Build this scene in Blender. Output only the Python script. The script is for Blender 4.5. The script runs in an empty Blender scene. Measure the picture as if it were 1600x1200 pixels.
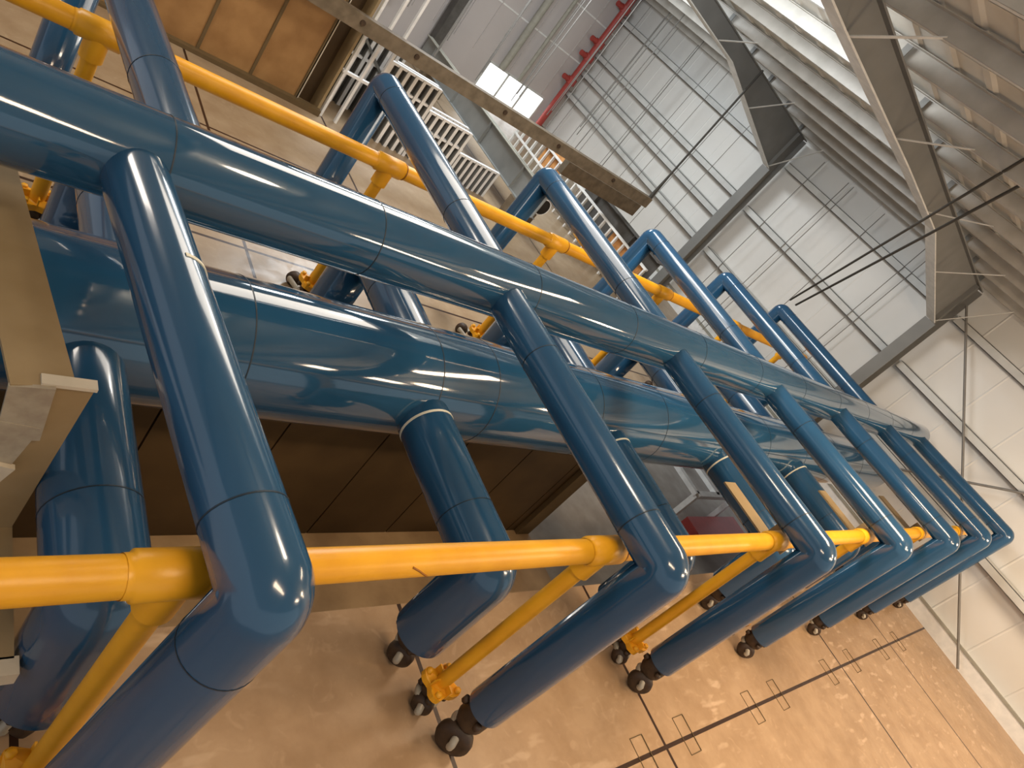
import bpy, math, random
from mathutils import Vector, Matrix

random.seed(7)
scene = bpy.context.scene
COL = scene.collection

# ------------------------------------------------------------------ camera, world, lights, exposure
cam_data = bpy.data.cameras.new('camera')
cam_data.sensor_fit = 'HORIZONTAL'
cam_data.sensor_width = 36.0
cam_data.lens = 1057.88 * 36.0 / 1600.0
cam_data.clip_start = 0.05
cam_data.clip_end = 200
cam = bpy.data.objects.new('camera', cam_data)
COL.objects.link(cam)
RX = Vector((0.68069081, -0.4075071, 0.6087676))
RY = Vector((0.14458787, -0.73992112, -0.6569711))
RZ = Vector((0.71816041, 0.53521463, -0.44473692))
m = Matrix.Identity(4)
for i in range(3):
    m[i][0] = RX[i]
    m[i][1] = -RY[i]
    m[i][2] = -RZ[i]
m.translation = Vector((-1.1903, -3.826, 4.1103))
cam.matrix_world = m
scene.camera = cam

scene.view_settings.view_transform = 'Standard'
scene.view_settings.look = 'None'
scene.view_settings.gamma = 1.0
scene.view_settings.use_curve_mapping = False
scene.view_settings.exposure = 0.0

world = bpy.data.worlds.new('hall_daylight')
scene.world = world
world.use_nodes = True
bg = world.node_tree.nodes['Background']
bg.inputs[0].default_value = (0.93, 0.95, 1.0, 1)
bg.inputs[1].default_value = 0.62


def area_lamp(name, loc, target, size, power, color):
    d = bpy.data.lights.new(name, 'AREA')
    d.shape = 'RECTANGLE'
    d.size, d.size_y = size
    d.energy = power
    d.color = color
    o = bpy.data.objects.new(name, d)
    COL.objects.link(o)
    o.location = loc
    v = Vector(target) - Vector(loc)
    o.rotation_euler = v.to_track_quat('-Z', 'Y').to_euler()
    return o


# high-bay lamps hung under the roof, warm over the near bay; cool unseen lights added to brighten the back
WARM = (1.0, 0.76, 0.52)
MILD = (1.0, 0.9, 0.78)
COOL = (0.9, 0.96, 1.0)
area_lamp('hall_area_light', (0.5, -5.2, 6.9), (2.0, -3.2, -0.5), (3.0, 1.2), 300, WARM)
area_lamp('hall_area_light', (7.0, -2.3, 5.6), (8.4, -3.2, -0.7), (2.4, 0.8), 240, WARM)
area_lamp('hall_area_light', (7.5, -8.0, 5.6), (8.5, -4.0, -0.7), (3.0, 0.6), 190, WARM)
area_lamp('hall_area_light', (14.0, -7.5, 5.0), (15.5, -4.0, -0.8), (2.5, 0.6), 430, WARM)
area_lamp('hall_area_light', (-3.0, 6.5, 6.6), (2.5, 8.5, -0.5), (3.0, 1.6), 280, MILD)
area_lamp('hall_area_light', (4.5, 4.6, 5.6), (4.8, 2.0, 0.0), (5.0, 2.4), 250, MILD)
area_lamp('hall_area_light', (6.6, 5.0, 5.7), (14.0, 3.6, 1.5), (3.5, 0.8), 230, COOL)
area_lamp('hall_area_light', (8.5, 12.0, 5.6), (8.5, 10.0, 0.0), (4.0, 1.5), 520, COOL)  # added as daylight fill on the stud frames
area_lamp('hall_area_light', (10.5, 12.6, 5.3), (17.9, 12.0, 2.0), (2.5, 1.0), 230, COOL)  # added to brighten the wall of the back left bay
area_lamp('lower_room_fill_light', (13.0, 5.5, -1.2), (13.5, 2.0, -3.3), (2.0, 0.6), 200, COOL)
area_lamp('trench_fill_light', (3.5, 0.6, -1.1), (3.5, -1.2, -3.3), (5.0, 0.3), 28, WARM)  # unseen light added only to brighten the trench bed


def roof_fill(loc, power, color, radius=0.3):
    d = bpy.data.lights.new('roof_fill_light', 'POINT')
    d.energy = power
    d.color = color
    d.shadow_soft_size = radius
    o = bpy.data.objects.new('roof_fill_light', d)
    COL.objects.link(o)
    o.location = loc


# unseen point lights added below the purlins to brighten the roof
roof_fill((7.5, -5.5, 4.6), 260, (1.0, 0.74, 0.46))
roof_fill((2.0, -1.0, 6.0), 120, (1.0, 0.85, 0.66))
roof_fill((5.6, 5.0, 5.2), 90, (1.0, 0.96, 0.9))


# ------------------------------------------------------------------ materials
def new_mat(name):
    mt = bpy.data.materials.new(name)
    mt.use_nodes = True
    return mt, mt.node_tree.nodes, mt.node_tree.links, mt.node_tree.nodes['Principled BSDF']


def paint(name, c1, c2=None, rough=0.5, metal=0.0, scale=6.0, coat=0.0, bump=0.0, bscale=40.0, rvar=0.0):
    """two-tone noise paint in object space"""
    mt, n, l, b = new_mat(name)
    c2 = c2 or tuple(x * 0.85 for x in c1)
    tc = n.new('ShaderNodeTexCoord')
    nz = n.new('ShaderNodeTexNoise')
    nz.inputs['Scale'].default_value = scale
    nz.inputs['Detail'].default_value = 6
    l.new(tc.outputs['Object'], nz.inputs['Vector'])
    rp = n.new('ShaderNodeValToRGB')
    rp.color_ramp.elements[0].position = 0.35
    rp.color_ramp.elements[1].position = 0.65
    rp.color_ramp.elements[0].color = (*c2, 1)
    rp.color_ramp.elements[1].color = (*c1, 1)
    l.new(nz.outputs['Fac'], rp.inputs['Fac'])
    l.new(rp.outputs['Color'], b.inputs['Base Color'])
    b.inputs['Roughness'].default_value = rough
    b.inputs['Metallic'].default_value = metal
    b.inputs['Coat Weight'].default_value = coat
    b.inputs['Coat Roughness'].default_value = 0.06
    if rvar:
        mr = n.new('ShaderNodeMapRange')
        mr.inputs['To Min'].default_value = max(0.02, rough - rvar)
        mr.inputs['To Max'].default_value = rough + rvar
        l.new(nz.outputs['Fac'], mr.inputs['Value'])
        l.new(mr.outputs['Result'], b.inputs['Roughness'])
    if bump:
        n2 = n.new('ShaderNodeTexNoise')
        n2.inputs['Scale'].default_value = bscale
        l.new(tc.outputs['Object'], n2.inputs['Vector'])
        bp = n.new('ShaderNodeBump')
        bp.inputs['Strength'].default_value = bump
        bp.inputs['Distance'].default_value = 0.02
        l.new(n2.outputs['Fac'], bp.inputs['Height'])
        l.new(bp.outputs['Normal'], b.inputs['Normal'])
    return mt


def floor_mat(name, c1, c2, xl, yl, wid=0.022, glare=0.0):
    """film-faced board floor: mottled tan with dark joints on given x and y lines"""
    mt, n, l, b = new_mat(name)
    tc = n.new('ShaderNodeTexCoord')
    sp = n.new('ShaderNodeSeparateXYZ')
    l.new(tc.outputs['Object'], sp.inputs[0])
    nz = n.new('ShaderNodeTexNoise')
    nz.inputs['Scale'].default_value = 2.2
    nz.inputs['Detail'].default_value = 7
    nz.inputs['Roughness'].default_value = 0.62
    l.new(tc.outputs['Object'], nz.inputs['Vector'])
    rp = n.new('ShaderNodeValToRGB')
    e = rp.color_ramp.elements
    e[0].position, e[1].position = 0.36, 0.66
    e[0].color, e[1].color = (*c2, 1), (*c1, 1)
    l.new(nz.outputs['Fac'], rp.inputs['Fac'])
    # scuffs
    sc = n.new('ShaderNodeTexNoise')
    sc.inputs['Scale'].default_value = 5.0
    sc.inputs['Detail'].default_value = 3
    sc.inputs['Distortion'].default_value = 1.5
    l.new(tc.outputs['Object'], sc.inputs['Vector'])
    sr = n.new('ShaderNodeValToRGB')
    sr.color_ramp.elements[0].position = 0.6
    sr.color_ramp.elements[1].position = 0.72
    sr.color_ramp.elements[0].color = (0, 0, 0, 1)
    sr.color_ramp.elements[1].color = (0.28, 0.28, 0.28, 1)
    l.new(sc.outputs['Fac'], sr.inputs['Fac'])
    mx = n.new('ShaderNodeMix')
    mx.data_type = 'RGBA'
    mx.inputs[7].default_value = (min(1, c1[0] * 1.35), min(1, c1[1] * 1.4), min(1, c1[2] * 1.5), 1)
    l.new(sr.outputs['Color'], mx.inputs[0])
    l.new(rp.outputs['Color'], mx.inputs[6])
    out0 = mx.outputs[2]
    if glare:
        # bright floor reflections painted into the colour, in rows across the boards
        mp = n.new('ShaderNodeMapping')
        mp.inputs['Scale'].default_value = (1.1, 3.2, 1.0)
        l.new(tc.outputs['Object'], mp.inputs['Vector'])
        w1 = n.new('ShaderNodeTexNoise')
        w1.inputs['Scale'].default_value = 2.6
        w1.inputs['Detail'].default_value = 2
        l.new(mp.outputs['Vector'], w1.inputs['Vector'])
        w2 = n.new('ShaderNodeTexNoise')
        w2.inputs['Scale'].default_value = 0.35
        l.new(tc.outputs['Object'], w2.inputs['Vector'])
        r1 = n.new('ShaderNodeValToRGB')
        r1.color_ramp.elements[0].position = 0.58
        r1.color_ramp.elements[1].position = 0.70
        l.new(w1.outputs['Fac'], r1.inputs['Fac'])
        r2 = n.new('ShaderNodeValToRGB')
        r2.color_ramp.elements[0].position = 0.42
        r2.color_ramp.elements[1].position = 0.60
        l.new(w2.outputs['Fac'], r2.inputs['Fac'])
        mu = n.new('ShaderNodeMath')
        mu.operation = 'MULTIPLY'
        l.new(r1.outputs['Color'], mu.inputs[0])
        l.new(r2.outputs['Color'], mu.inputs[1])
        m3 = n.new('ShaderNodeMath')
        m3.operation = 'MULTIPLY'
        m3.inputs[1].default_value = glare
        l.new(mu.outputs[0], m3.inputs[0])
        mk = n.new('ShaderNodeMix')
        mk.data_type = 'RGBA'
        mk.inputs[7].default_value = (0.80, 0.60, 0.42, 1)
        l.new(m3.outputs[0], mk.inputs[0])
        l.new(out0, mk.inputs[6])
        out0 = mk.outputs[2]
    acc = None
    for axis, vals in ((0, xl), (1, yl)):
        for v in vals:
            c = n.new('ShaderNodeMath')
            c.operation = 'COMPARE'
            l.new(sp.outputs[axis], c.inputs[0])
            c.inputs[1].default_value = v
            c.inputs[2].default_value = wid
            if acc is None:
                acc = c
            else:
                a = n.new('ShaderNodeMath')
                a.operation = 'MAXIMUM'
                l.new(acc.outputs[0], a.inputs[0])
                l.new(c.outputs[0], a.inputs[1])
                acc = a
    out = out0
    if acc is not None:
        m2 = n.new('ShaderNodeMix')
        m2.data_type = 'RGBA'
        m2.inputs[7].default_value = (0.035, 0.014, 0.007, 1)
        l.new(acc.outputs[0], m2.inputs[0])
        l.new(out, m2.inputs[6])
        out = m2.outputs[2]
    l.new(out, b.inputs['Base Color'])
    b.inputs['Roughness'].default_value = 0.38
    mr = n.new('ShaderNodeMapRange')
    mr.inputs['To Min'].default_value = 0.24
    mr.inputs['To Max'].default_value = 0.5
    l.new(sc.outputs['Fac'], mr.inputs['Value'])
    l.new(mr.outputs['Result'], b.inputs['Roughness'])
    bp = n.new('ShaderNodeBump')
    bp.inputs['Strength'].default_value = 0.12
    bp.inputs['Distance'].default_value = 0.02
    l.new(nz.outputs['Fac'], bp.inputs['Height'])
    l.new(bp.outputs['Normal'], b.inputs['Normal'])
    return mt


def emit(name, col, s):
    mt, n, l, b = new_mat(name)
    b.inputs['Base Color'].default_value = (*col, 1)
    b.inputs['Emission Color'].default_value = (*col, 1)
    b.inputs['Emission Strength'].default_value = s
    return mt


BLUE = paint('blue_jacket', (0.019, 0.077, 0.162), (0.017, 0.070, 0.147), rough=0.17, scale=1.4, coat=0.5, bump=0.03, bscale=3.0)
BLUEH = paint('blue_header_jacket', (0.020, 0.082, 0.165), (0.018, 0.075, 0.150), rough=0.075, scale=1.4, coat=0.8, bump=0.02, bscale=1.6)
SEAM = paint('jacket_seam', (0.008, 0.02, 0.035), rough=0.5)
FOAM = paint('cream_foam', (0.75, 0.73, 0.6), rough=0.9)
YELLOW = paint('yellow_enamel', (0.88, 0.43, 0.016), (0.80, 0.37, 0.013), rough=0.38, scale=5, bump=0.06, bscale=25)
YSEAM = paint('yellow_scratch', (0.35, 0.13, 0.01), rough=0.6)
BEIGE = paint('beige_steel', (0.32, 0.235, 0.125), (0.28, 0.20, 0.10), rough=0.55, scale=4)
BRIGHTBEIGE = paint('bare_steel_tab', (0.62, 0.56, 0.45), rough=0.5)
RUBBER = paint('dark_rubber', (0.055, 0.03, 0.014), (0.03, 0.016, 0.008), rough=0.55, scale=15)
FORK = paint('caster_fork', (0.46, 0.42, 0.33), (0.36, 0.31, 0.24), rough=0.45, metal=0.3, scale=12)
STEEL = paint('grey_primer_steel', (0.20, 0.20, 0.19), (0.175, 0.175, 0.166), rough=0.6, scale=2)
FLANGE = paint('pale_flange', (0.72, 0.72, 0.69), rough=0.5)
GIRTM = paint('girt_steel', (0.58, 0.59, 0.57), rough=0.5, scale=2)
PURL = paint('purlin_steel', (0.46, 0.44, 0.40), (0.38, 0.36, 0.32), rough=0.45, scale=3)
SHEET = paint('wall_sheet', (0.70, 0.69, 0.66), (0.66, 0.65, 0.62), rough=0.5, scale=0.6)
PINK = paint('end_wall_sheet', (0.52, 0.485, 0.475), (0.47, 0.44, 0.43), rough=0.6, scale=0.5)
ROOF = paint('roof_sheet', (0.68, 0.66, 0.60), (0.58, 0.56, 0.50), rough=0.5, scale=1.6)
KERB = paint('kerb_concrete', (0.80, 0.80, 0.78), (0.7, 0.71, 0.7), rough=0.7, scale=6)
PLY = paint('plywood_face', (0.36, 0.20, 0.075), (0.27, 0.14, 0.048), rough=0.55, scale=2.5)
BATTEN = paint('batten', (0.13, 0.085, 0.035), rough=0.7)
DARKPLY = paint('dark_shutter_board', (0.075, 0.045, 0.018), (0.055, 0.032, 0.013), rough=0.5, scale=2)
GAP = paint('dark_gap', (0.012, 0.008, 0.005), rough=0.8)
TIMBER = paint('weathered_beam', (0.17, 0.13, 0.085), (0.11, 0.083, 0.052), rough=0.7, scale=5)
GALV = paint('galvanized_stud', (0.88, 0.89, 0.90), (0.78, 0.79, 0.80), rough=0.35, metal=0.1, scale=6)
WHITE = paint('white_paint', (0.82, 0.82, 0.8), rough=0.5)
GIRDER = paint('grey_girder', (0.25, 0.26, 0.255), (0.21, 0.22, 0.215), rough=0.6, scale=2)
GIRTOP = paint('girder_flange', (0.33, 0.32, 0.27), rough=0.6)
DUCT = paint('dark_pipe', (0.09, 0.085, 0.08), (0.06, 0.056, 0.05), rough=0.5, scale=4)
BACKS = paint('stud_gap_dark', (0.075, 0.073, 0.066), (0.04, 0.039, 0.035), rough=0.6, scale=9)
RED = paint('red_riser', (0.36, 0.045, 0.035), rough=0.5)
CABLE = paint('black_cable', (0.045, 0.042, 0.036), rough=0.7)
ROD = paint('thin_rod', (0.20, 0.19, 0.175), rough=0.5)
OSB = paint('orange_board', (0.55, 0.26, 0.085), (0.42, 0.19, 0.06), rough=0.7, scale=12)
DAY = emit('daylight_glass', (0.95, 0.98, 1.0), 2.6)
PITC = paint('lower_concrete', (0.30, 0.27, 0.23), (0.22, 0.19, 0.16), rough=0.7, scale=2)
BANDM = paint('trench_bed', (0.40, 0.27, 0.14), (0.26, 0.165, 0.08), rough=0.6, scale=1.6)
FLOOR_FRONT = floor_mat('front_floor_board', (0.48, 0.325, 0.195), (0.38, 0.245, 0.138), (-0.1, 2.8, 5.62, 11.5, 14.58), (-3.5,), glare=0.5)
FLOOR_BACK = floor_mat('back_floor_board', (0.36, 0.27, 0.175), (0.29, 0.205, 0.125), (-0.4, 2.36, 5.0, 7.8, 10.6), (3.27, 6.1))


# ------------------------------------------------------------------ mesh helpers
class M:
    def __init__(s):
        s.v, s.f, s.mi, s.sm, s.mats = [], [], [], [], []

    def mat(s, mt):
        if mt not in s.mats:
            s.mats.append(mt)
        return s.mats.index(mt)

    def face(s, idx, mi, sm=False):
        s.f.append(idx)
        s.mi.append(mi)
        s.sm.append(sm)

    def box(s, lo, hi, mt, M4=None):
        k = s.mat(mt)
        b = len(s.v)
        for z in (lo[2], hi[2]):
            for x, y in ((lo[0], lo[1]), (hi[0], lo[1]), (hi[0], hi[1]), (lo[0], hi[1])):
                p = Vector((x, y, z))
                s.v.append(tuple(M4 @ p if M4 else p))
        for q in ((0, 3, 2, 1), (4, 5, 6, 7), (0, 1, 5, 4), (1, 2, 6, 5), (2, 3, 7, 6), (3, 0, 4, 7)):
            s.face([b + i for i in q], k)
        return s

    def bar(s, a, b, w, h, mt, up=(0, 0, 1)):
        """rectangular bar from a to b, w across, h along 'up'"""
        a, b = Vector(a), Vector(b)
        d = (b - a)
        L = d.length
        d.normalize()
        u = Vector(up)
        if abs(d.dot(u)) > 0.98:
            u = Vector((1, 0, 0))
        sd = d.cross(u).normalized()
        u = sd.cross(d).normalized()
        M4 = Matrix((sd, u, d)).transposed().to_4x4()
        M4.translation = a
        return s.box((-w / 2, -h / 2, 0), (w / 2, h / 2, L), mt, M4)

    def tube(s, pts, r, mt, n=28, caps=True, r2=None):
        """sweep along a polyline; r may be a list per point"""
        k = s.mat(mt)
        pts = [Vector(p) for p in pts]
        rs = r if isinstance(r, (list, tuple)) else [r] * len(pts)
        N = len(pts)
        T = []
        for i in range(N):
            a = pts[max(i - 1, 0)]
            c = pts[min(i + 1, N - 1)]
            if 0 < i < N - 1:
                t = ((pts[i] - a).normalized() + (c - pts[i]).normalized())
            else:
                t = c - a
            T.append(t.normalized())
        u = T[0].orthogonal().normalized()
        rings = []
        for i in range(N):
            if i:
                q = T[i - 1].rotation_difference(T[i])
                u = (q @ u)
                u = (u - T[i] * u.dot(T[i])).normalized()
            w = T[i].cross(u)
            b = len(s.v)
            for j in range(n):
                an = 2 * math.pi * j / n
                s.v.append(tuple(pts[i] + (u * math.cos(an) + w * math.sin(an)) * rs[i]))
            rings.append(b)
        for i in range(N - 1):
            for j in range(n):
                j2 = (j + 1) % n
                s.face([rings[i] + j, rings[i] + j2, rings[i + 1] + j2, rings[i + 1] + j], k, True)
        if caps:
            for ri, rev in ((rings[0], True), (rings[-1], False)):
                b = len(s.v)
                s.v += [s.v[ri + j] for j in range(n)]
                ix = [b + j for j in range(n)]
                s.face(ix[::-1] if rev else ix, k)
        return s

    def lathe(s, prof, base, mt, axis=(0, 0, 1), n=24):
        """prof: list of (r, h) along axis"""
        ax = Vector(axis).normalized()
        base = Vector(base)
        u = ax.orthogonal().normalized()
        w = ax.cross(u)
        k = s.mat(mt)
        rings = []
        for r, h in prof:
            b = len(s.v)
            for j in range(n):
                an = 2 * math.pi * j / n
                s.v.append(tuple(base + ax * h + (u * math.cos(an) + w * math.sin(an)) * max(r, 0.001)))
            rings.append(b)
        for i in range(len(rings) - 1):
            for j in range(n):
                j2 = (j + 1) % n
                s.face([rings[i] + j, rings[i] + j2, rings[i + 1] + j2, rings[i + 1] + j], k, True)
        return s

    def ring(s, c, d, r, w, mt, n=36, a0=0.0, a1=2 * math.pi, ref=(0, 0, 1), t=0.004):
        """flat band round a pipe (whole or part), standing t proud"""
        k = s.mat(mt)
        d = Vector(d).normalized()
        c = Vector(c)
        u = Vector(ref)
        u = (u - d * u.dot(d)).normalized()
        v = d.cross(u)
        b = len(s.v)
        for j in range(n + 1):
            an = a0 + (a1 - a0) * j / n
            o = u * math.cos(an) + v * math.sin(an)
            for rr, h in ((r - 0.01, -w), (r + t, -w), (r + t, w), (r - 0.01, w)):
                s.v.append(tuple(c + o * rr + d * h))
        for j in range(n):
            for q in range(3):
                s.face([b + j * 4 + q, b + j * 4 + q + 1, b + j * 4 + 5 + q, b + j * 4 + 4 + q], k)
        return s

    def prism(s, poly, y0, y1, mt):
        """poly in (x,z) extruded along y"""
        k = s.mat(mt)
        n = len(poly)
        b = len(s.v)
        for y in (y0, y1):
            for x, z in poly:
                s.v.append((x, y, z))
        s.face([b + i for i in range(n)], k)
        s.face([b + n + i for i in range(n)][::-1], k)
        for i in range(n):
            j = (i + 1) % n
            s.face([b + i, b + n + i, b + n + j, b + j], k)
        return s

    def build(s, name, parent=None, loc=None):
        me = bpy.data.meshes.new(name)
        me.from_pydata([tuple(v) for v in s.v], [], s.f)
        for mt in s.mats:
            me.materials.append(mt)
        me.polygons.foreach_set('material_index', s.mi)
        me.polygons.foreach_set('use_smooth', s.sm)
        me.update()
        import bmesh
        bm = bmesh.new()
        bm.from_mesh(me)
        bmesh.ops.recalc_face_normals(bm, faces=bm.faces)
        bm.to_mesh(me)
        bm.free()
        o = bpy.data.objects.new(name, me)
        COL.objects.link(o)
        if parent is not None:
            o.parent = parent
        if loc is not None:
            o.location = loc
        return o


def tag(o, label, cat, group=None):
    o['label'] = label
    o['category'] = cat
    if group:
        o['group'] = group
    return o


def thing(name, label, cat, group=None, loc=(0, 0, 0)):
    o = bpy.data.objects.new(name, None)
    COL.objects.link(o)
    o.location = loc
    return tag(o, label, cat, group)


def struct(o):
    o['kind'] = 'structure'
    return o


def bend(pts, rad, n=9):
    """polyline with rounded corners"""
    pts = [Vector(p) for p in pts]
    out = [pts[0]]
    for i in range(1, len(pts) - 1):
        a = (pts[i - 1] - pts[i]).normalized()
        c = (pts[i + 1] - pts[i]).normalized()
        ang = a.angle(c)
        d = rad / math.tan(ang / 2)
        p0 = pts[i] + a * d
        p1 = pts[i] + c * d
        cen = pts[i] + (a + c).normalized() * (rad / math.sin(ang / 2))
        v0 = p0 - cen
        v1 = p1 - cen
        th = v0.angle(v1)
        axis = v0.cross(v1).normalized()
        for j in range(n + 1):
            out.append(cen + Matrix.Rotation(th * j / n, 3, axis) @ v0)
    out.append(pts[-1])
    return out


def zf(x):
    """the hall floor falls gently towards the side wall"""
    return -0.55 - 0.02 * (x - 2.8)


ORD = ['first', 'second', 'third', 'fourth', 'fifth', 'sixth', 'seventh', 'eighth', 'ninth', 'tenth', 'eleventh', 'twelfth', 'thirteenth', 'fourteenth', 'fifteenth', 'sixteenth', 'seventeenth', 'eighteenth']
WX = 17.95          # inner face of the side wall
EY = 18.0           # inner face of the end wall
roof_z = lambda x: 5.19 + 0.085 * (17.6 - x)


# ------------------------------------------------------------------ the setting: floor, trench, walls, roof
def slope_slab(x0, x1, y0, y1, mt, name, th=0.35):
    mm = M()
    mm.prism([(x0, zf(x0)), (x1, zf(x1)), (x1, zf(x1) - th), (x0, zf(x0) - th)], y0, y1, mt)
    return struct(mm.build(name))


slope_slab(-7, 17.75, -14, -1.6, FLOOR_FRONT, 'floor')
slope_slab(-7, 17.75, 0.95, EY, FLOOR_BACK, 'floor_back')
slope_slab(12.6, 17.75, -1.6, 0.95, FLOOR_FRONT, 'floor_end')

mm = M()
x = -7.0
k = 0
while x < 8.4:
    x1 = min(x + 1.38, 8.4)
    mm.box((x + 0.01, 0.95, -3.35), (x1 - 0.012, 1.0, -0.86), DARKPLY)
    x = x1
mm.box((-7, 1.0, -3.35), (8.4, 1.05, -0.86), GAP)
mm.box((8.4, 0.86, -3.35), (8.75, 1.05, -0.86), BATTEN)
o = struct(mm.build('wall_trench'))
struct(M().box((-7, -1.95, -3.5), (8.75, 1.05, -3.35), BANDM).build('floor_trench'))
struct(M().box((8.75, -1.95, -3.5), (24, 9, -3.35), PITC).build('floor_lower'))
struct(M().box((-7, -2.05, -3.5), (18, -1.95, -0.9), DARKPLY).build('wall_trench_front'))
struct(M().box((8.75, 8.9, -3.4), (24, 9.05, -0.95), PITC).build('wall_lower'))

# side wall: ribbed sheet, kerb, girts
mm = M()
k = mm.mat(SHEET)
y = -14.0
prof = []
while y < EY + 0.3:
    prof += [(y, 0.0), (y + 1.02, 0.0), (y + 1.04, 0.008), (y + 1.06, 0.008)]
    y += 1.08
b = len(mm.v)
for yy, d in prof:
    for zz in (-0.9, 5.6):
        mm.v.append((WX - d, yy, zz))
for i in range(len(prof) - 1):
    mm.face([b + 2 * i, b + 2 * i + 2, b + 2 * i + 3, b + 2 * i + 1], k)
mm.box((WX + 0.02, -14, -0.9), (WX + 0.1, EY + 0.3, 5.6), SHEET)
struct(mm.build('wall_far'))
struct(M().box((17.72, -14, -1.0), (WX + 0.02, EY, -0.5), KERB).build('trim_1'))
struct(M().box((17.70, -14, -0.5), (17.78, EY, -0.44), GIRTOP).build('trim_2'))


def girt(z, y0, y1, label):
    g = M()
    g.box((17.60, y0, z - 0.10), (WX - 0.03, y1, z - 0.085), GIRTM)
    g.box((17.60, y0, z + 0.085), (WX - 0.03, y1, z + 0.10), GIRTM)
    g.box((17.60, y0, z - 0.10), (17.612, y1, z + 0.10), GIRTM)
    g.box((WX - 0.045, y0, z - 0.10), (WX - 0.03, y1, z + 0.10), GIRTM)
    tag(g.build('wall_girt'), label, 'wall rail')


# steel portal frames
FY = [(1.94, 'middle'), (8.45, 'far')]
bays = [(-14, 1.72, 'right of the near column'), (2.16, 8.23, 'between the two columns'),
        (8.67, 17.9, 'in the back left bay')]
for (y0, y1, bn) in bays:
    zs = [1.15, 2.8, 4.4]
    nm = ['lowest', 'middle', 'top']
    if 'back' in bn:
        zs = [1.15, 2.06, 2.86, 4.3]
        nm = ['lowest', 'second', 'third', 'top']
    for z, q in zip(zs, nm):
        girt(z, y0, y1, '%s pale wall rail %s on the white wall' % (q, bn))


def rafter_bottom(x):
    P = [(17.6, 4.02), (17.15, 4.02), (12.84, 5.17), (10.17, 5.40), (6.48, 5.66), (-8, 6.86)]
    for (xa, za), (xb, zb) in zip(P, P[1:]):
        if xb <= x <= xa:
            return za + (zb - za) * (xa - x) / (xa - xb)
    return 4.02


purlin_x = [17.1, 15.85, 14.56, 13.32, 12.02, 10.5, 9.25, 7.93, 6.65, 5.4, 4.1, 2.8, 1.5]
for fy, q in FY:
    t = thing('steel_portal_frame', {'middle': 'grey steel portal frame with a deep tapered rafter over the far pipe end',
                                     'far': 'grey steel portal frame further back, second tapered rafter behind the first'}[q],
              'steel frame', loc=(17.4, fy, -0.85))

    def rel(mesh, name):
        o = mesh.build(name, t)
        o.matrix_parent_inverse = Matrix.Translation((-17.4, -fy, 0.85))
        return o
    c = M()
    c.box((17.18, fy - 0.16, -0.86), (17.2, fy + 0.16, 4.0), STEEL)
    c.box((17.58, fy - 0.16, -0.86), (17.6, fy + 0.16, 5.15), STEEL)
    c.box((17.2, fy - 0.008, -0.86), (17.58, fy + 0.008, 4.02), STEEL)
    c.box((17.1, fy - 0.22, -0.875), (17.66, fy + 0.22, -0.845), STEEL)
    rel(c, 'column')
    w = M()
    xs = [17.6, 17.15, 12.84, 10.17, 6.48, 0, -8]
    top = [(x, roof_z(x)) for x in xs]
    bot = [(x, rafter_bottom(x)) for x in xs]
    w.prism(top + bot[::-1], fy - 0.012, fy + 0.012, STEEL)
    # stiffeners in the knee
    rel(w, 'rafter_web')
    for (P, nm) in ((top, 'top_flange'), (bot[1:], 'bottom_flange')):
        fl = M()
        for a, bb in zip(P, P[1:]):
            fl.bar((a[0], fy, a[1]), (bb[0], fy, bb[1]), 0.26, 0.025, FLANGE if nm[0] == 'b' else STEEL)
        rel(fl, nm)
    st = M()
    st.box((17.1, fy - 0.12, 4.02), (17.12, fy + 0.12, 5.2), STEEL)
    rel(st, 'knee_stiffener')
    for i, px in enumerate(purlin_x):
        cl = M()
        cl.box((px - 0.06, fy - 0.05, roof_z(px)), (px - 0.045, fy + 0.05, roof_z(px) + 0.2), STEEL)
        rel(cl, 'purlin_cleat')
        if i % 2 == 0:
            zb = rafter_bottom(px) + 0.03
            for sgn in (-1, 1):
                br = M()
                br.bar((px, fy + 0.1 * sgn, zb), (px, fy + 1.05 * sgn, roof_z(px) + 0.04), 0.05, 0.012, FLANGE)
                rel(br, 'flange_brace')

for i, px in enumerate(purlin_x):
    g = M()
    z = roof_z(px) + 0.012
    g.box((px - 0.006, -14, z), (px + 0.006, EY, z + 0.22), PURL)
    g.box((px, -14, z), (px + 0.085, EY, z + 0.012), FLANGE)
    g.box((px + 0.075, -14, z), (px + 0.085, EY, z + 0.03), FLANGE)
    g.box((px - 0.085, -14, z + 0.21), (px, EY, z + 0.22), PURL)
    tag(g.build('roof_purlin'), 'pale steel roof purlin, the %s one up the roof slope from the side wall' % ORD[i], 'purlin', 'roof purlins')

# roof sheet with ribs running down the slope
mm = M()
k = mm.mat(ROOF)
y = -14.0
prof = []
while y < EY + 0.3:
    prof += [(y, 0.0), (y + 0.2, 0.0), (y + 0.25, -0.03), (y + 0.35, -0.03), (y + 0.4, 0.0)]
    y += 0.6
b = len(mm.v)
for yy, d in prof:
    for xx in (18.2, -9.0):
        mm.v.append((xx, yy, roof_z(xx) + 0.27 + d))
for i in range(len(prof) - 1):
    mm.face([b + 2 * i, b + 2 * i + 1, b + 2 * i + 3, b + 2 * i + 2], k)
mm.prism([(18.2, roof_z(18.2) + 0.3), (-9, roof_z(-9) + 0.3), (-9, roof_z(-9) + 0.4), (18.2, roof_z(18.2) + 0.4)], -14, EY + 0.4, ROOF)
struct(mm.build('ceiling'))

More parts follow.
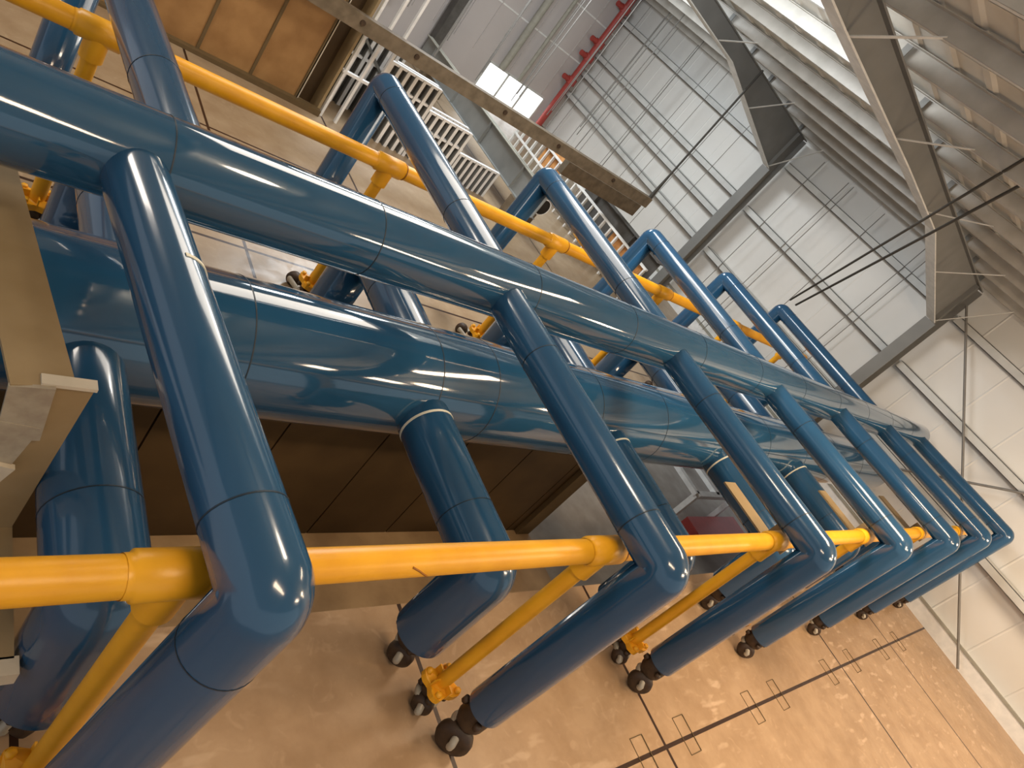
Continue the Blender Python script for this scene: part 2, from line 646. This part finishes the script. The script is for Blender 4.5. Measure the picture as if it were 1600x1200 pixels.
# end wall with a daylight opening behind the steelwork
mm = M()
for (x0, x1, z0, z1) in ((-9, 14.0, -1, 8), (14.0, 17.0, 0.45, 7.5), (17.0, 18.1, -1, 6)):
    mm.box((x0, EY, z0), (x1, EY + 0.12, z1), PINK)
xx = -8.5
while xx < 18:
    mm.box((xx, EY - 0.03, 0.5), (xx + 0.03, EY, 7.2), PINK)
    xx += 0.9
for z in (2.2, 3.7):
    mm.box((-9, EY - 0.02, z), (18, EY, z + 0.05), KERB)
struct(mm.build('wall_back'))
w = M()
w.box((14.0, EY + 0.05, -0.95), (17.0, EY + 0.08, 0.45), DAY)
wf = struct(w.build('window_1'))
fr = M()
for i in range(4):
    xx = 14.0 + 3.0 * i / 3
    fr.box((xx - 0.04, EY - 0.02, -0.95), (xx + 0.04, EY + 0.06, 0.45), GIRTM)
fr.box((14, EY - 0.02, 0.42), (17, EY + 0.06, 0.5), GIRTM)
fr.build('window_frame', wf)
c = M()
c.box((11.4, 17.5, -0.8), (11.75, 17.85, 5.6), DUCT)
tag(c.build('wall_post'), 'dark post standing against the far pinkish end wall', 'post')


# ------------------------------------------------------------------ blue pipe manifolds
HZ, HR = 1.99, 0.279       # upper header
BR = 0.162                 # upper branch
LZ, LY, LR = 0.78, -0.055, 0.527
SR = 0.242                 # lower branch


def pipe_foot(x, y, ztop, r, off=(-0.05, -0.05)):
    """swivel caster under a pipe end: housing, pale fork, dark wheel; z from floor to ztop"""
    z0 = zf(x)
    H = ztop - z0
    g = M()
    hr = min(0.15, r * 0.8)
    g.lathe([(0.0, ztop + 0.02), (hr * 0.9, ztop + 0.02), (hr, ztop - 0.05), (hr * 0.98, ztop - 0.18 * H / 0.5), (hr * 0.7, ztop - 0.25 * H / 0.5), (0.05, ztop - 0.28 * H / 0.5), (0, ztop - 0.28 * H / 0.5)], (x, y, 0), RUBBER, n=20)
    for bx, by in ((0.7, 0.7), (-0.7, 0.7), (0.7, -0.7), (-0.7, -0.7)):
        g.lathe([(0, 0.0), (0.03, 0.0), (0.03, 0.05), (0, 0.05)], (x + bx * hr * 1.2, y + by * hr * 1.2, ztop - 0.09), RUBBER, n=8)
    zm = ztop - 0.28 * H / 0.5
    wr = 0.5 * (zm - z0) + 0.035
    g.lathe([(0.0, zm + 0.03), (0.11, zm + 0.03), (0.12, zm), (0.11, zm - 0.025), (0, zm - 0.025)], (x, y, 0), FORK, n=18)
    cx, cy = x + off[0], y + off[1]
    for sg in (-1, 1):
        g.tube([(x + 0.06 * sg, y + 0.045 * sg, zm), (cx + 0.09 * sg, cy + 0.06 * sg, z0 + wr * 1.3), (cx + 0.075 * sg, cy + 0.056 * sg, z0 + wr)], 0.032, FORK, n=10)
    g.lathe([(0.0, -0.06), (wr * 0.6, -0.06), (wr * 0.93, -0.045), (wr, 0.0), (wr * 0.93, 0.045), (wr * 0.6, 0.06), (0, 0.06)], (cx, cy, z0 + wr), RUBBER, axis=(1, 0.75, 0), n=24)
    g.lathe([(0.0, -0.1), (0.03, -0.1), (0.03, 0.1), (0, 0.1)], (cx, cy, z0 + wr), RUBBER, axis=(1, 0.75, 0), n=10)
    return g


def branch(parent, name, start, corner, end, r, seams=(), cream=(), er=0.0, foot=True, label=None):
    """a branch: out from the header, round an elbow, down to an open capped end"""
    g = M()
    P = bend([start, corner, end], r * 0.4 + er)
    g.tube(P, r, BLUE, n=32)
    s, c, e = Vector(start), Vector(corner), Vector(end)
    d = (c - s).normalized()
    dv = (e - c).normalized()
    for q in seams:
        g.ring(s + d * q, d, r, 0.0035, SEAM, t=0.002)
    g.ring(c + dv * (r * 1.2 + 0.12), dv, r, 0.0025, SEAM, t=0.002)
    g.ring(e - dv * 0.012, dv, r, 0.012, BLUE, t=0.006)
    for (q, a0, a1) in cream:
        g.ring(s + d * q, d, r, 0.011, FOAM, a0=a0, a1=a1)
    # lengthwise lap joint of the jacket
    lap = d.cross(Vector((0, 0, 1))).normalized()
    o = g.build(name, parent)
    if label:
        o['label'] = label
    if foot:
        pipe_foot(e.x, e.y, e.z, r).build('caster', o)
    return o


up = thing('upper_pipe_manifold', 'glossy blue upper pipe header with side branches bent down to casters', 'pipework')
g = M()
g.tube([(-4.0, 0, HZ), (17.25, 0, HZ)], HR, BLUEH, n=48, caps=False)
g.lathe([(HR, 0.0), (HR * 0.97, 0.04), (HR * 0.85, 0.075), (HR * 0.55, 0.10), (0.0, 0.11)], (17.25, 0, HZ), BLUEH, axis=(1, 0, 0), n=48)
for sx in (-1.6, 0.02, 1.42, 3.08, 4.6, 6.1, 7.7, 9.3, 10.9, 12.5, 14.1, 15.7):
    g.ring((sx, 0, HZ), (1, 0, 0), HR, 0.004, SEAM, n=48, t=0.002)
g.build('header_pipe', up)
dends = {1: 0.02, 2: -0.13, 3: -0.27, 4: -0.37, 5: -0.44, 6: -0.49}
branch(up, 'branch_pipe', (-0.13, -0.05, HZ), (0.08, -2.73, HZ), (-0.22, -2.86, 0.06), 0.172, seams=(2.35,), cream=((1.0, math.radians(-85), math.radians(-5)),))
for i in range(1, 7):
    xx = 2.8 * i
    branch(up, 'branch_pipe', (xx, -0.05, HZ), (xx, -2.79, HZ), (xx, -2.79, dends[i]), BR, seams=(0.85, 2.38))
branch(up, 'branch_pipe', (0.16, 0.05, HZ + 0.04), (-0.02, 3.35, HZ + 0.08), (-0.06, 3.35, 0.0), BR, seams=(0.9,), foot=False)
for i in range(1, 6):
    xx = 2.8 * i
    branch(up, 'branch_pipe', (xx, 0.05, HZ + 0.04), (xx, 3.26, HZ + 0.08), (xx, 3.26, -0.05 - 0.04 * i), BR, seams=(0.9, 2.9), foot=False)

low = thing('lower_pipe_manifold', 'thick glossy blue lower pipe header beneath the upper one, with short bent stubs', 'pipework')
g = M()
g.tube([(-4.0, LY, LZ), (16.6, LY, LZ)], LR, BLUEH, n=64, caps=False)
g.lathe([(LR, 0.0), (LR * 0.96, 0.1), (LR * 0.8, 0.2), (LR * 0.5, 0.27), (0.0, 0.3)], (16.6, LY, LZ), BLUEH, axis=(1, 0, 0), n=64)
for sx in (-0.5, 0.9, 2.62, 3.32, 5.0, 6.4, 8.0, 9.6, 11.2, 12.8, 14.4):
    g.ring((sx, LY, LZ), (1, 0, 0), LR, 0.005, SEAM, n=64, t=0.002)
g.build('header_pipe', low)
for i in range(0, 7):
    xx = 2.6 + 2.8 * (i - 1)
    if i == 0:
        xx = -0.05
    ze = -0.12 - 0.03 * i
    if xx > 15.5:
        continue
    branch(low, 'stub_pipe', (xx, -0.40, LZ), (xx, -2.04, LZ), (xx, -2.04, ze), SR, seams=(1.15,), cream=((0.25, 0, 2 * math.pi),) if i else ())
    branch(low, 'stub_pipe', (xx + 0.33, 0.35, LZ), (xx + 0.33, 2.04, LZ), (xx + 0.33, 2.04, ze), SR, seams=(0.9,))

# ------------------------------------------------------------------ yellow support rails
def rail(yr, zr, rr, x0, x1, legs, label, hs):
    t = thing('yellow_support_rail', label, 'support rail')
    g = M()
    g.tube([(x0, yr, zr), (x1, yr, zr)], rr, YELLOW, n=28)
    for lx in legs:
        g.tube([(lx - 0.2, yr, zr), (lx - 0.17, yr, zr), (lx - 0.16, yr, zr), (lx + 0.16, yr, zr), (lx + 0.17, yr, zr), (lx + 0.2, yr, zr)],
               [rr * 1.04, rr * 1.06, rr * 1.22, rr * 1.22, rr * 1.06, rr * 1.04], YELLOW, n=28, caps=False)
        g.ring((lx + 0.19, yr, zr), (1, 0, 0), rr * 1.06, 0.006, YSEAM)
    g.build('rail', t)
    for i, lx in enumerate(legs):
        z0 = zf(lx)
        hp = z0 + 0.30
        g = M()
        g.tube([(lx, yr, zr), (lx, yr, zr - rr - 0.16)], rr * 1.05, YELLOW, n=20)
        g.tube([(lx, yr, zr - rr - 0.1), (lx, yr, hp)], rr * 0.75, YELLOW, n=20)
        lo_ = g.build('leg', t)
        p = M()
        a = 0.145
        # foot plate: square with pinched sides and turned-up corners
        pl = []
        n = 8
        k = p.mat(YELLOW)
        for j in range(32):
            an = 2 * math.pi * j / 32
            rad = a * (1.0 + 0.22 * math.cos(4 * (an - math.pi / 4)))
            pl.append((lx + rad * math.cos(an), yr + rad * math.sin(an), 0.02 * math.cos(4 * (an - math.pi / 4))))
        b = len(p.v)
        for dz in (-0.03, 0.03):
            for (px, py, pz) in pl:
                p.v.append((px, py, hp + dz + max(pz, 0)))
        p.face([b + j for j in range(32)], k)
        p.face([b + 32 + j for j in range(32)][::-1], k)
        for j in range(32):
            p.face([b + j, b + (j + 1) % 32, b + 32 + (j + 1) % 32, b + 32 + j], k)
        for ca in (45, 135, 225, 315):
            p.lathe([(0, 0.03), (0.028, 0.03), (0.028, 0.075), (0, 0.075)], (lx + 0.14 * math.cos(math.radians(ca)), yr + 0.14 * math.sin(math.radians(ca)), hp), YELLOW, n=6)
        for ca in (0, 90):
            p.bar((lx - 0.12 * math.cos(math.radians(ca)), yr - 0.12 * math.sin(math.radians(ca)), hp + 0.05), (lx + 0.12 * math.cos(math.radians(ca)), yr + 0.12 * math.sin(math.radians(ca)), hp + 0.05), 0.012, 0.1, YELLOW)
        p.build('foot_plate', lo_)
        pipe_foot(lx, yr, hp - 0.02, 0.12, off=(-0.05, 0.3) if yr > 0 else (-0.05, -0.05)).build('caster', lo_)
    return t


rf = rail(-2.46, 1.712, 0.082, -4.0, 16.4, [-0.1, 2.67, 5.55, 8.35, 11.2, 14.0], 'yellow support rail along the near side of the blue pipes, on caster legs', 1)
rb = rail(2.5, 1.55, 0.086, -4.0, 15.2, [0.05, 2.9, 5.8, 8.7, 11.4, 14.1], 'yellow support rail along the far side of the blue pipes, behind the headers', 1)
# scratch marks on the near rail
g = M()
g.tube([(0.98, -2.525, 1.762), (1.03, -2.536, 1.742), (1.06, -2.540, 1.725), (1.10, -2.543, 1.70)], 0.006, YSEAM, n=6)
g.build('scratch', rf)
for bx in (6.0, 8.9, 11.8):
    g = M()
    g.bar((bx, -1.6, 1.52), (bx, -2.4, 1.52), 0.26, 0.02, BEIGE)
    g.bar((bx, -2.38, 1.52), (bx, -2.38, 1.7), 0.26, 0.02, BEIGE)
    g.build('angle_bracket', rf)

# beige stepped support beside the first branch
t = thing('beige_step_bracket', 'beige folded steel bracket stepping down beside the nearest blue pipes', 'bracket')
g = M()
g.bar((-0.70, 0.52, 1.54), (-0.455, -1.42, 1.54), 0.25, 0.02, BEIGE)
g.build('upper_arm', t)
g = M()
k = g.mat(BEIGE)
for yy in (-1.40, -1.37):
    for px, pz in ((-0.47, 1.55), (-0.255, 1.55), (-0.315, 0.40), (-0.50, 0.40)):
        g.v.append((px, yy, pz))
for q in ((0, 1, 2, 3), (7, 6, 5, 4), (0, 4, 5, 1), (1, 5, 6, 2), (2, 6, 7, 3), (3, 7, 4, 0)):
    g.face(q, k)
g.build('post', t)
g = M()
g.box((-0.47, -1.42, 1.545), (-0.25, -1.36, 1.565), BRIGHTBEIGE)
g.bar((-0.50, -1.43, 1.55), (-0.47, -1.43, 1.19), 0.17, 0.02, FORK, up=(0, 1, 0))
g.bar((-0.485, -1.432, 1.30), (-0.56, -1.43, 0.88), 0.17, 0.02, FORK, up=(0, 1, 0))
g.bar((-0.51, -1.45, 1.03), (-0.55, -1.45, 0.92), 0.16, 0.03, BRIGHTBEIGE, up=(0, 1, 0))
o = g.build('end_tab', t)
o['label'] = 'bare pale steel end tab'
g = M()
g.box((-0.62, -2.12, 0.40), (-0.31, -1.36, 0.42), BEIGE)
g.box((-0.64, -2.12, 0.30), (-0.62, -1.36, 0.42), BEIGE)
g.build('lower_arm', t)
g = M()
g.box((-0.40, -2.2, 0.32), (-0.29, -2.11, 0.42), BRIGHTBEIGE)
o = g.build('foot_tab', t)
g = M()
g.tube([(-0.33, -1.78, 0.40), (-0.33, -1.78, 0.5)], 0.035, YELLOW, n=12)
o = g.build('bolt', t)
o['label'] = 'yellow bolt'
g = M()
g.box((-0.62, -2.0, zf(-0.4)), (-0.38, -1.92, 0.41), BEIGE)
g.build('leg', t)


# ------------------------------------------------------------------ floor clips at the board joints
FC = [(5.2, -3.5), (6.1, -3.47), (7.85, -3.5), (8.72, -3.49), (10.86, -3.5), (12.1, -3.49), (13.9, -3.52), (15.2, -3.52)]
for i, (cx, cy) in enumerate(FC):
    g = M()
    z = zf(cx) + 0.004
    for (a, b_) in (((-.11, -.2), (.11, -.2)), ((-.11, .2), (.11, .2)), ((-.11, -.2), (-.11, .2)), ((.11, -.2), (.11, .2))):
        g.bar((cx + a[0], cy + a[1], z), (cx + b_[0], cy + b_[1], z), 0.009, 0.006, BATTEN)
    tag(g.build('floor_clip'), 'small clip outline on the long floor joint, %s counting towards the wall' % ORD[i], 'clip', 'floor joint clips')

# ------------------------------------------------------------------ background at the back left: plywood wall, stud frames, girders
t = thing('plywood_partition', 'orange-brown plywood partition with seams behind the far yellow rail', 'partition')
x = -3.0
while x < 4.35:
    x1 = min(x + 0.93, 4.4)
    g = M()
    g.box((x + 0.02, 8.65, zf(x) - 0.02), (x1 - 0.02, 8.69, 3.4), PLY)
    g.build('panel', t)
    g = M()
    g.box((x1 - 0.03, 8.62, zf(x) - 0.02), (x1 + 0.02, 8.68, 3.4), BATTEN)
    g.build('batten', t)
    x = x1
g = M()
g.box((-3, 8.5, zf(0) - 0.1), (4.9, 8.66, zf(5) + 0.12), BATTEN)
g.build('sole_plate', t)
g = M()
g.box((4.4, 8.62, -0.6), (4.44, 9.1, 3.4), BRIGHTBEIGE)
g.box((4.44, 9.0, -0.6), (4.85, 9.04, 3.4), DARKPLY)
g.box((4.85, 8.62, -0.6), (4.9, 9.04, 3.4), BEIGE)
o = g.build('end_box', t)
o['label'] = 'dark open end box'


def stud_frame(x0, x1, y, z1, step, label, rails=(), diag=False, mt=GALV, z0=None, w=0.095, axis='x'):
    z0 = zf(x0) if z0 is None else z0
    t = thing('stud_frame', label, 'steel frame')
    n = max(2, int(abs(x1 - x0) / step))
    for i in range(n + 1):
        q = x0 + (x1 - x0) * i / n
        zz0 = zf(q) if axis == 'x' else z0
        g = M()
        if axis == 'x':
            g.box((q - w / 2, y - 0.04, zz0), (q + w / 2, y + 0.04, z1), mt)
            if w > 0.05:
                g.box((q - w / 2 - 0.002, y - 0.055, zz0), (q - w / 2 + 0.012, y + 0.05, z1), STEEL)
        else:
            g.box((y - 0.04, q - w / 2, zz0), (y + 0.04, q + w / 2, z1), mt)
        g.build('stud', t)
    if axis == 'x' and w > 0.05:  # dark sheet added behind the studs so their gaps look dark
        g = M()
        k = g.mat(BACKS)
        g.prism([(x0, zf(x0)), (x1, zf(x1)), (x1, z1 - 0.03), (x0, z1 - 0.03)], y + 0.06, y + 0.075, BACKS)
        g.build('gap_dark_sheet', t)
    for z in (z1,) + tuple(rails):
        g = M()
        if axis == 'x':
            g.box((x0 - 0.05, y - 0.05, z - 0.03), (x1 + 0.05, y + 0.05, z + 0.02), mt)
        else:
            g.box((y - 0.05, x0 - 0.05, z - 0.03), (y + 0.05, x1 + 0.05, z + 0.02), mt)
        g.build('track', t)
    if diag:
        g = M()
        g.bar((x0, y - 0.06, z1 * 0.85), (x1, y - 0.06, z1 * 0.25), 0.05, 0.05, STEEL)
        g.build('brace', t)
    return t


stud_frame(4.98, 5.65, 8.65, 3.4, 0.33, 'tall bright stud frame beside the plywood partition end', rails=(0.4,), w=0.05)
stud_frame(5.75, 6.95, 8.75, 0.98, 0.2, 'knee-high bright stud frame right behind the second far elbow', rails=(0.58,))
stud_frame(7.05, 8.2, 8.75, 0.50, 0.19, 'low bright stud frame between the second and third far elbows', rails=(0.1,))
stud_frame(8.3, 9.5, 8.75, 0.0, 0.17, 'lowest bright stud frame, left of the third far elbow')
stud_frame(5.3, 6.3, 9.7, 1.2, 0.2, 'bright braced stud frame half hidden by the tall one', rails=(0.5,), diag=True)
stud_frame(6.4, 7.5, 9.8, 0.76, 0.2, 'bright stud frame in the second row, left of the girder', rails=(0.3,))
stud_frame(7.6, 8.8, 9.8, 0.28, 0.2, 'low bright stud frame in the second row, close under the girder', rails=(-0.2,))
stud_frame(5.9, 7.3, 11.2, 0.85, 0.2, 'bright stud frame furthest back under the brown beam', rails=(0.4,))
stud_frame(6.4, 13.8, 13.4, 0.35, 0.34, 'white guard rail with many uprights behind the third far elbow', mt=WHITE, z0=-0.8, w=0.05, axis='y', rails=(-0.2,))
for o in list(bpy.data.objects):
    pass


def girder(x, y0, y1, z0, z1, fw, mt, name, label):
    t = thing(name, label, 'girder')
    g = M()
    g.box((x - 0.01, y0, z0), (x + 0.01, y1, z1), mt)
    yy = y0 + 1.2
    while yy < y1:
        g.box((x - fw / 2, yy, z0), (x + fw / 2, yy + 0.012, z1), mt)
        yy += 2.0
    g.build('web', t)
    g = M()
    g.box((x - fw / 2, y0, z1 - 0.02), (x + fw / 2, y1, z1), GIRTOP if mt is GIRDER else mt)
    o = g.build('top_flange', t)
    g = M()
    g.box((x - fw / 2, y0, z0), (x + fw / 2, y1, z0 + 0.02), mt)
    g.build('bottom_flange', t)


girder(10.0, 7.4, 15.4, -0.14, 0.52, 0.2, GIRDER, 'plate_girder', 'large grey steel girder resting on blocks behind the third far elbow')
girder(14.2, 6.7, 10.6, -0.78, 0.55, 0.3, DUCT, 'plate_girder', 'dark steel girder standing behind the fourth far elbow')

for by, q in ((8.2, 'near'), (14.5, 'far')):
    g = M()
    g.box((9.85, by - 0.12, -0.72), (10.75, by + 0.12, -0.42), TIMBER)
    g.box((9.85, by - 0.12, -0.42), (10.75, by + 0.12, -0.145), TIMBER)
    tag(g.build('timber_block'), 'timber block under the %s end of the grey girder' % q, 'block')
g = M()
g.tube([(10.42, 7.75, 0.1), (10.42, 13.2, 0.1)], 0.23, DUCT, n=24, caps=False)
g.tube([(10.42, 7.77, 0.1), (10.42, 13.2, 0.1)], 0.2, GAP, n=24, caps=True)
g.ring((10.42, 7.85, 0.1), (0, 1, 0), 0.23, 0.05, GALV, t=0.012)
g.lathe([(0.23, 0), (0.2, 0)], (10.42, 7.75, 0.1), GALV, axis=(0, 1, 0))
tag(g.build('steel_pipe'), 'dark open-ended steel pipe lying behind the grey girder', 'pipe')

t = thing('lifting_beam', 'long weathered brown beam hanging from a cable in front of the end wall', 'beam')
g = M()
g.box((2.5, 8.2, 1.25), (13.95, 8.4, 1.53), TIMBER)
g.build('beam', t)
for bx in (4.6, 5.8, 8.2, 10.0, 12.2):
    g = M()
    g.tube([(bx, 8.17, 1.42), (bx, 8.2, 1.42)], 0.05, RUBBER, n=10)
    g.build('bolt', t)
g = M()
g.box((11.2, 8.8, 0.72), (14.5, 9.0, 1.1), TIMBER)
tag(g.build('short_beam'), 'short brown beam hanging below the end of the long brown beam', 'beam')
g = M()
g.box((13.5, 6.55, -0.05), (13.54, 8.1, 0.33), OSB)
tag(g.build('chipboard_strip'), 'orange chipboard strip fixed to the white guard rail behind a blue pipe', 'board')
g = M()
g.box((13.46, 11.0, -0.2), (13.5, 12.3, 0.5), OSB)
tag(g.build('chipboard_strip'), 'orange chipboard strip beyond the open-ended dark pipe', 'board')

# red riser with flanges in the corner
t = thing('red_sprinkler_riser', 'red sprinkler riser in the far corner of the hall', 'pipe')
g = M()
g.tube([(17.2, 17.6, -0.85), (17.2, 17.6, 5.3)], 0.13, RED, n=16)
g.build('riser', t)
for z in (1.6, 2.6, 3.2, 4.6):
    g = M()
    g.tube([(17.2, 17.6, z), (16.75, 17.6, z)], 0.1, RED, n=12)
    g.tube([(17.2, 17.6, z - 0.12), (17.2, 17.6, z + 0.12)], 0.2, RED, n=16)
    g.build('valve', t)

# cables and rods
def cable(a, b, r, mt, name, label, cat, group=None):
    g = M()
    g.tube([a, b], r, mt, n=8)
    tag(g.build(name), label, cat, group)


cable((13.88, 8.28, 2.3), (13.7, 8.15, roof_z(13.7)), 0.028, CABLE, 'hoist_cable', 'dark hoist cable rising from the tip of the long brown beam', 'cable')
g = M()
g.tube([(13.92, 8.3, 1.5), (13.88, 8.28, 2.3)], [0.06, 0.03], CABLE, n=10)
tag(g.build('sling'), 'dark sling round the tip of the long brown beam', 'sling')
cable((14.0, 3.3, 2.36), (9.0, 0.24, 6.12), 0.022, CABLE, 'hoist_cable', 'dark sling cable from the last far elbow to the roof, upper of a pair', 'cable')
cable((14.3, 3.25, 2.34), (9.25, 0.05, 6.1), 0.024, CABLE, 'hoist_cable', 'dark sling cable from the last far elbow to the roof, lower of a pair', 'cable')
cable((17.42, 1.75, 4.75), (17.42, -4.5, -0.75), 0.03, ROD, 'brace_rod', 'wall brace rod sloping down to the right from the near column head', 'rod')
cable((17.54, 1.75, -0.7), (17.54, -4.5, 4.75), 0.03, ROD, 'brace_rod', 'wall brace rod rising to the right from the near column foot', 'rod')
hr = []
for i in range(18):
    hr.append((8.2 + 0.52 * i, 14.2 + 0.9 * math.sin(i * 2.1), ))
for i, (hx, hy) in enumerate(hr):
    cable((hx, hy, 0.6 + 0.3 * math.sin(i * 1.7)), (hx + 0.08 * math.sin(i), hy, roof_z(hx) + 0.26), 0.016, ROD, 'hanger_rod', 'thin dark hanger rod in front of the far end wall', 'rod', 'hanger rods')
for i, (hy) in enumerate((9.7, 10.6, 11.7, 12.3, 13.4, 14.6, 15.4, 16.3)):
    cable((16.9, hy, -0.8), (16.9, hy, roof_z(16.9)), 0.010, ROD, 'sag_rod', 'thin dark rod in front of the back left bay of white wall', 'rod', 'sag rods of the back bay')
for i, (hy) in enumerate((3.3, 3.55, 5.0, 6.2, 6.4, 7.4)):
    cable((17.58, hy, -0.5), (17.58, hy, 5.1), 0.012, ROD, 'sag_rod', 'thin dark rod on the white wall between the two columns', 'rod', 'sag rods between the columns')
for i, (hx, r) in enumerate(((14.3, 0.13), (15.2, 0.07), (9.6, 0.09))):
    g = M()
    g.tube([(hx, 17.6, 0.5), (hx, 17.6, roof_z(hx))], r, GIRTOP, n=14)
    tag(g.build('conduit'), ['thick grey conduit rising up the end wall', 'thin grey conduit right of the thick one on the end wall', 'grey conduit left of the dark post on the end wall'][i], 'conduit')

# white steelwork in the lower room, seen under the lower header
t = thing('steel_trestle', 'white steel trestle standing in the lower room beneath the pipes', 'trestle')
for (a, b_) in (((14.2, 1.2, -3.3), (14.2, 1.2, -2.3)), ((14.2, 3.4, -3.3), (14.2, 3.4, -2.3)), ((16.4, 1.2, -3.3), (16.4, 1.2, -2.3)), ((16.4, 3.4, -3.3), (16.4, 3.4, -2.3))):
    M().bar(a, b_, 0.14, 0.14, WHITE).build('post', t)
for (a, b_) in (((14.2, 1.2, -2.3), (14.2, 3.4, -2.3)), ((16.4, 1.2, -2.3), (16.4, 3.4, -2.3)), ((14.2, 1.2, -2.3), (16.4, 1.2, -2.3)), ((14.2, 3.4, -2.3), (16.4, 3.4, -2.3)), ((15.3, 1.2, -2.3), (15.3, 3.4, -2.3))):
    M().bar(a, b_, 0.16, 0.12, WHITE).build('beam', t)
g = M()
g.box((14.6, 0.5, -3.35), (17.2, 1.05, -3.0), RED)
tag(g.build('red_beam'), 'red steel beam on the floor of the lower room', 'beam')
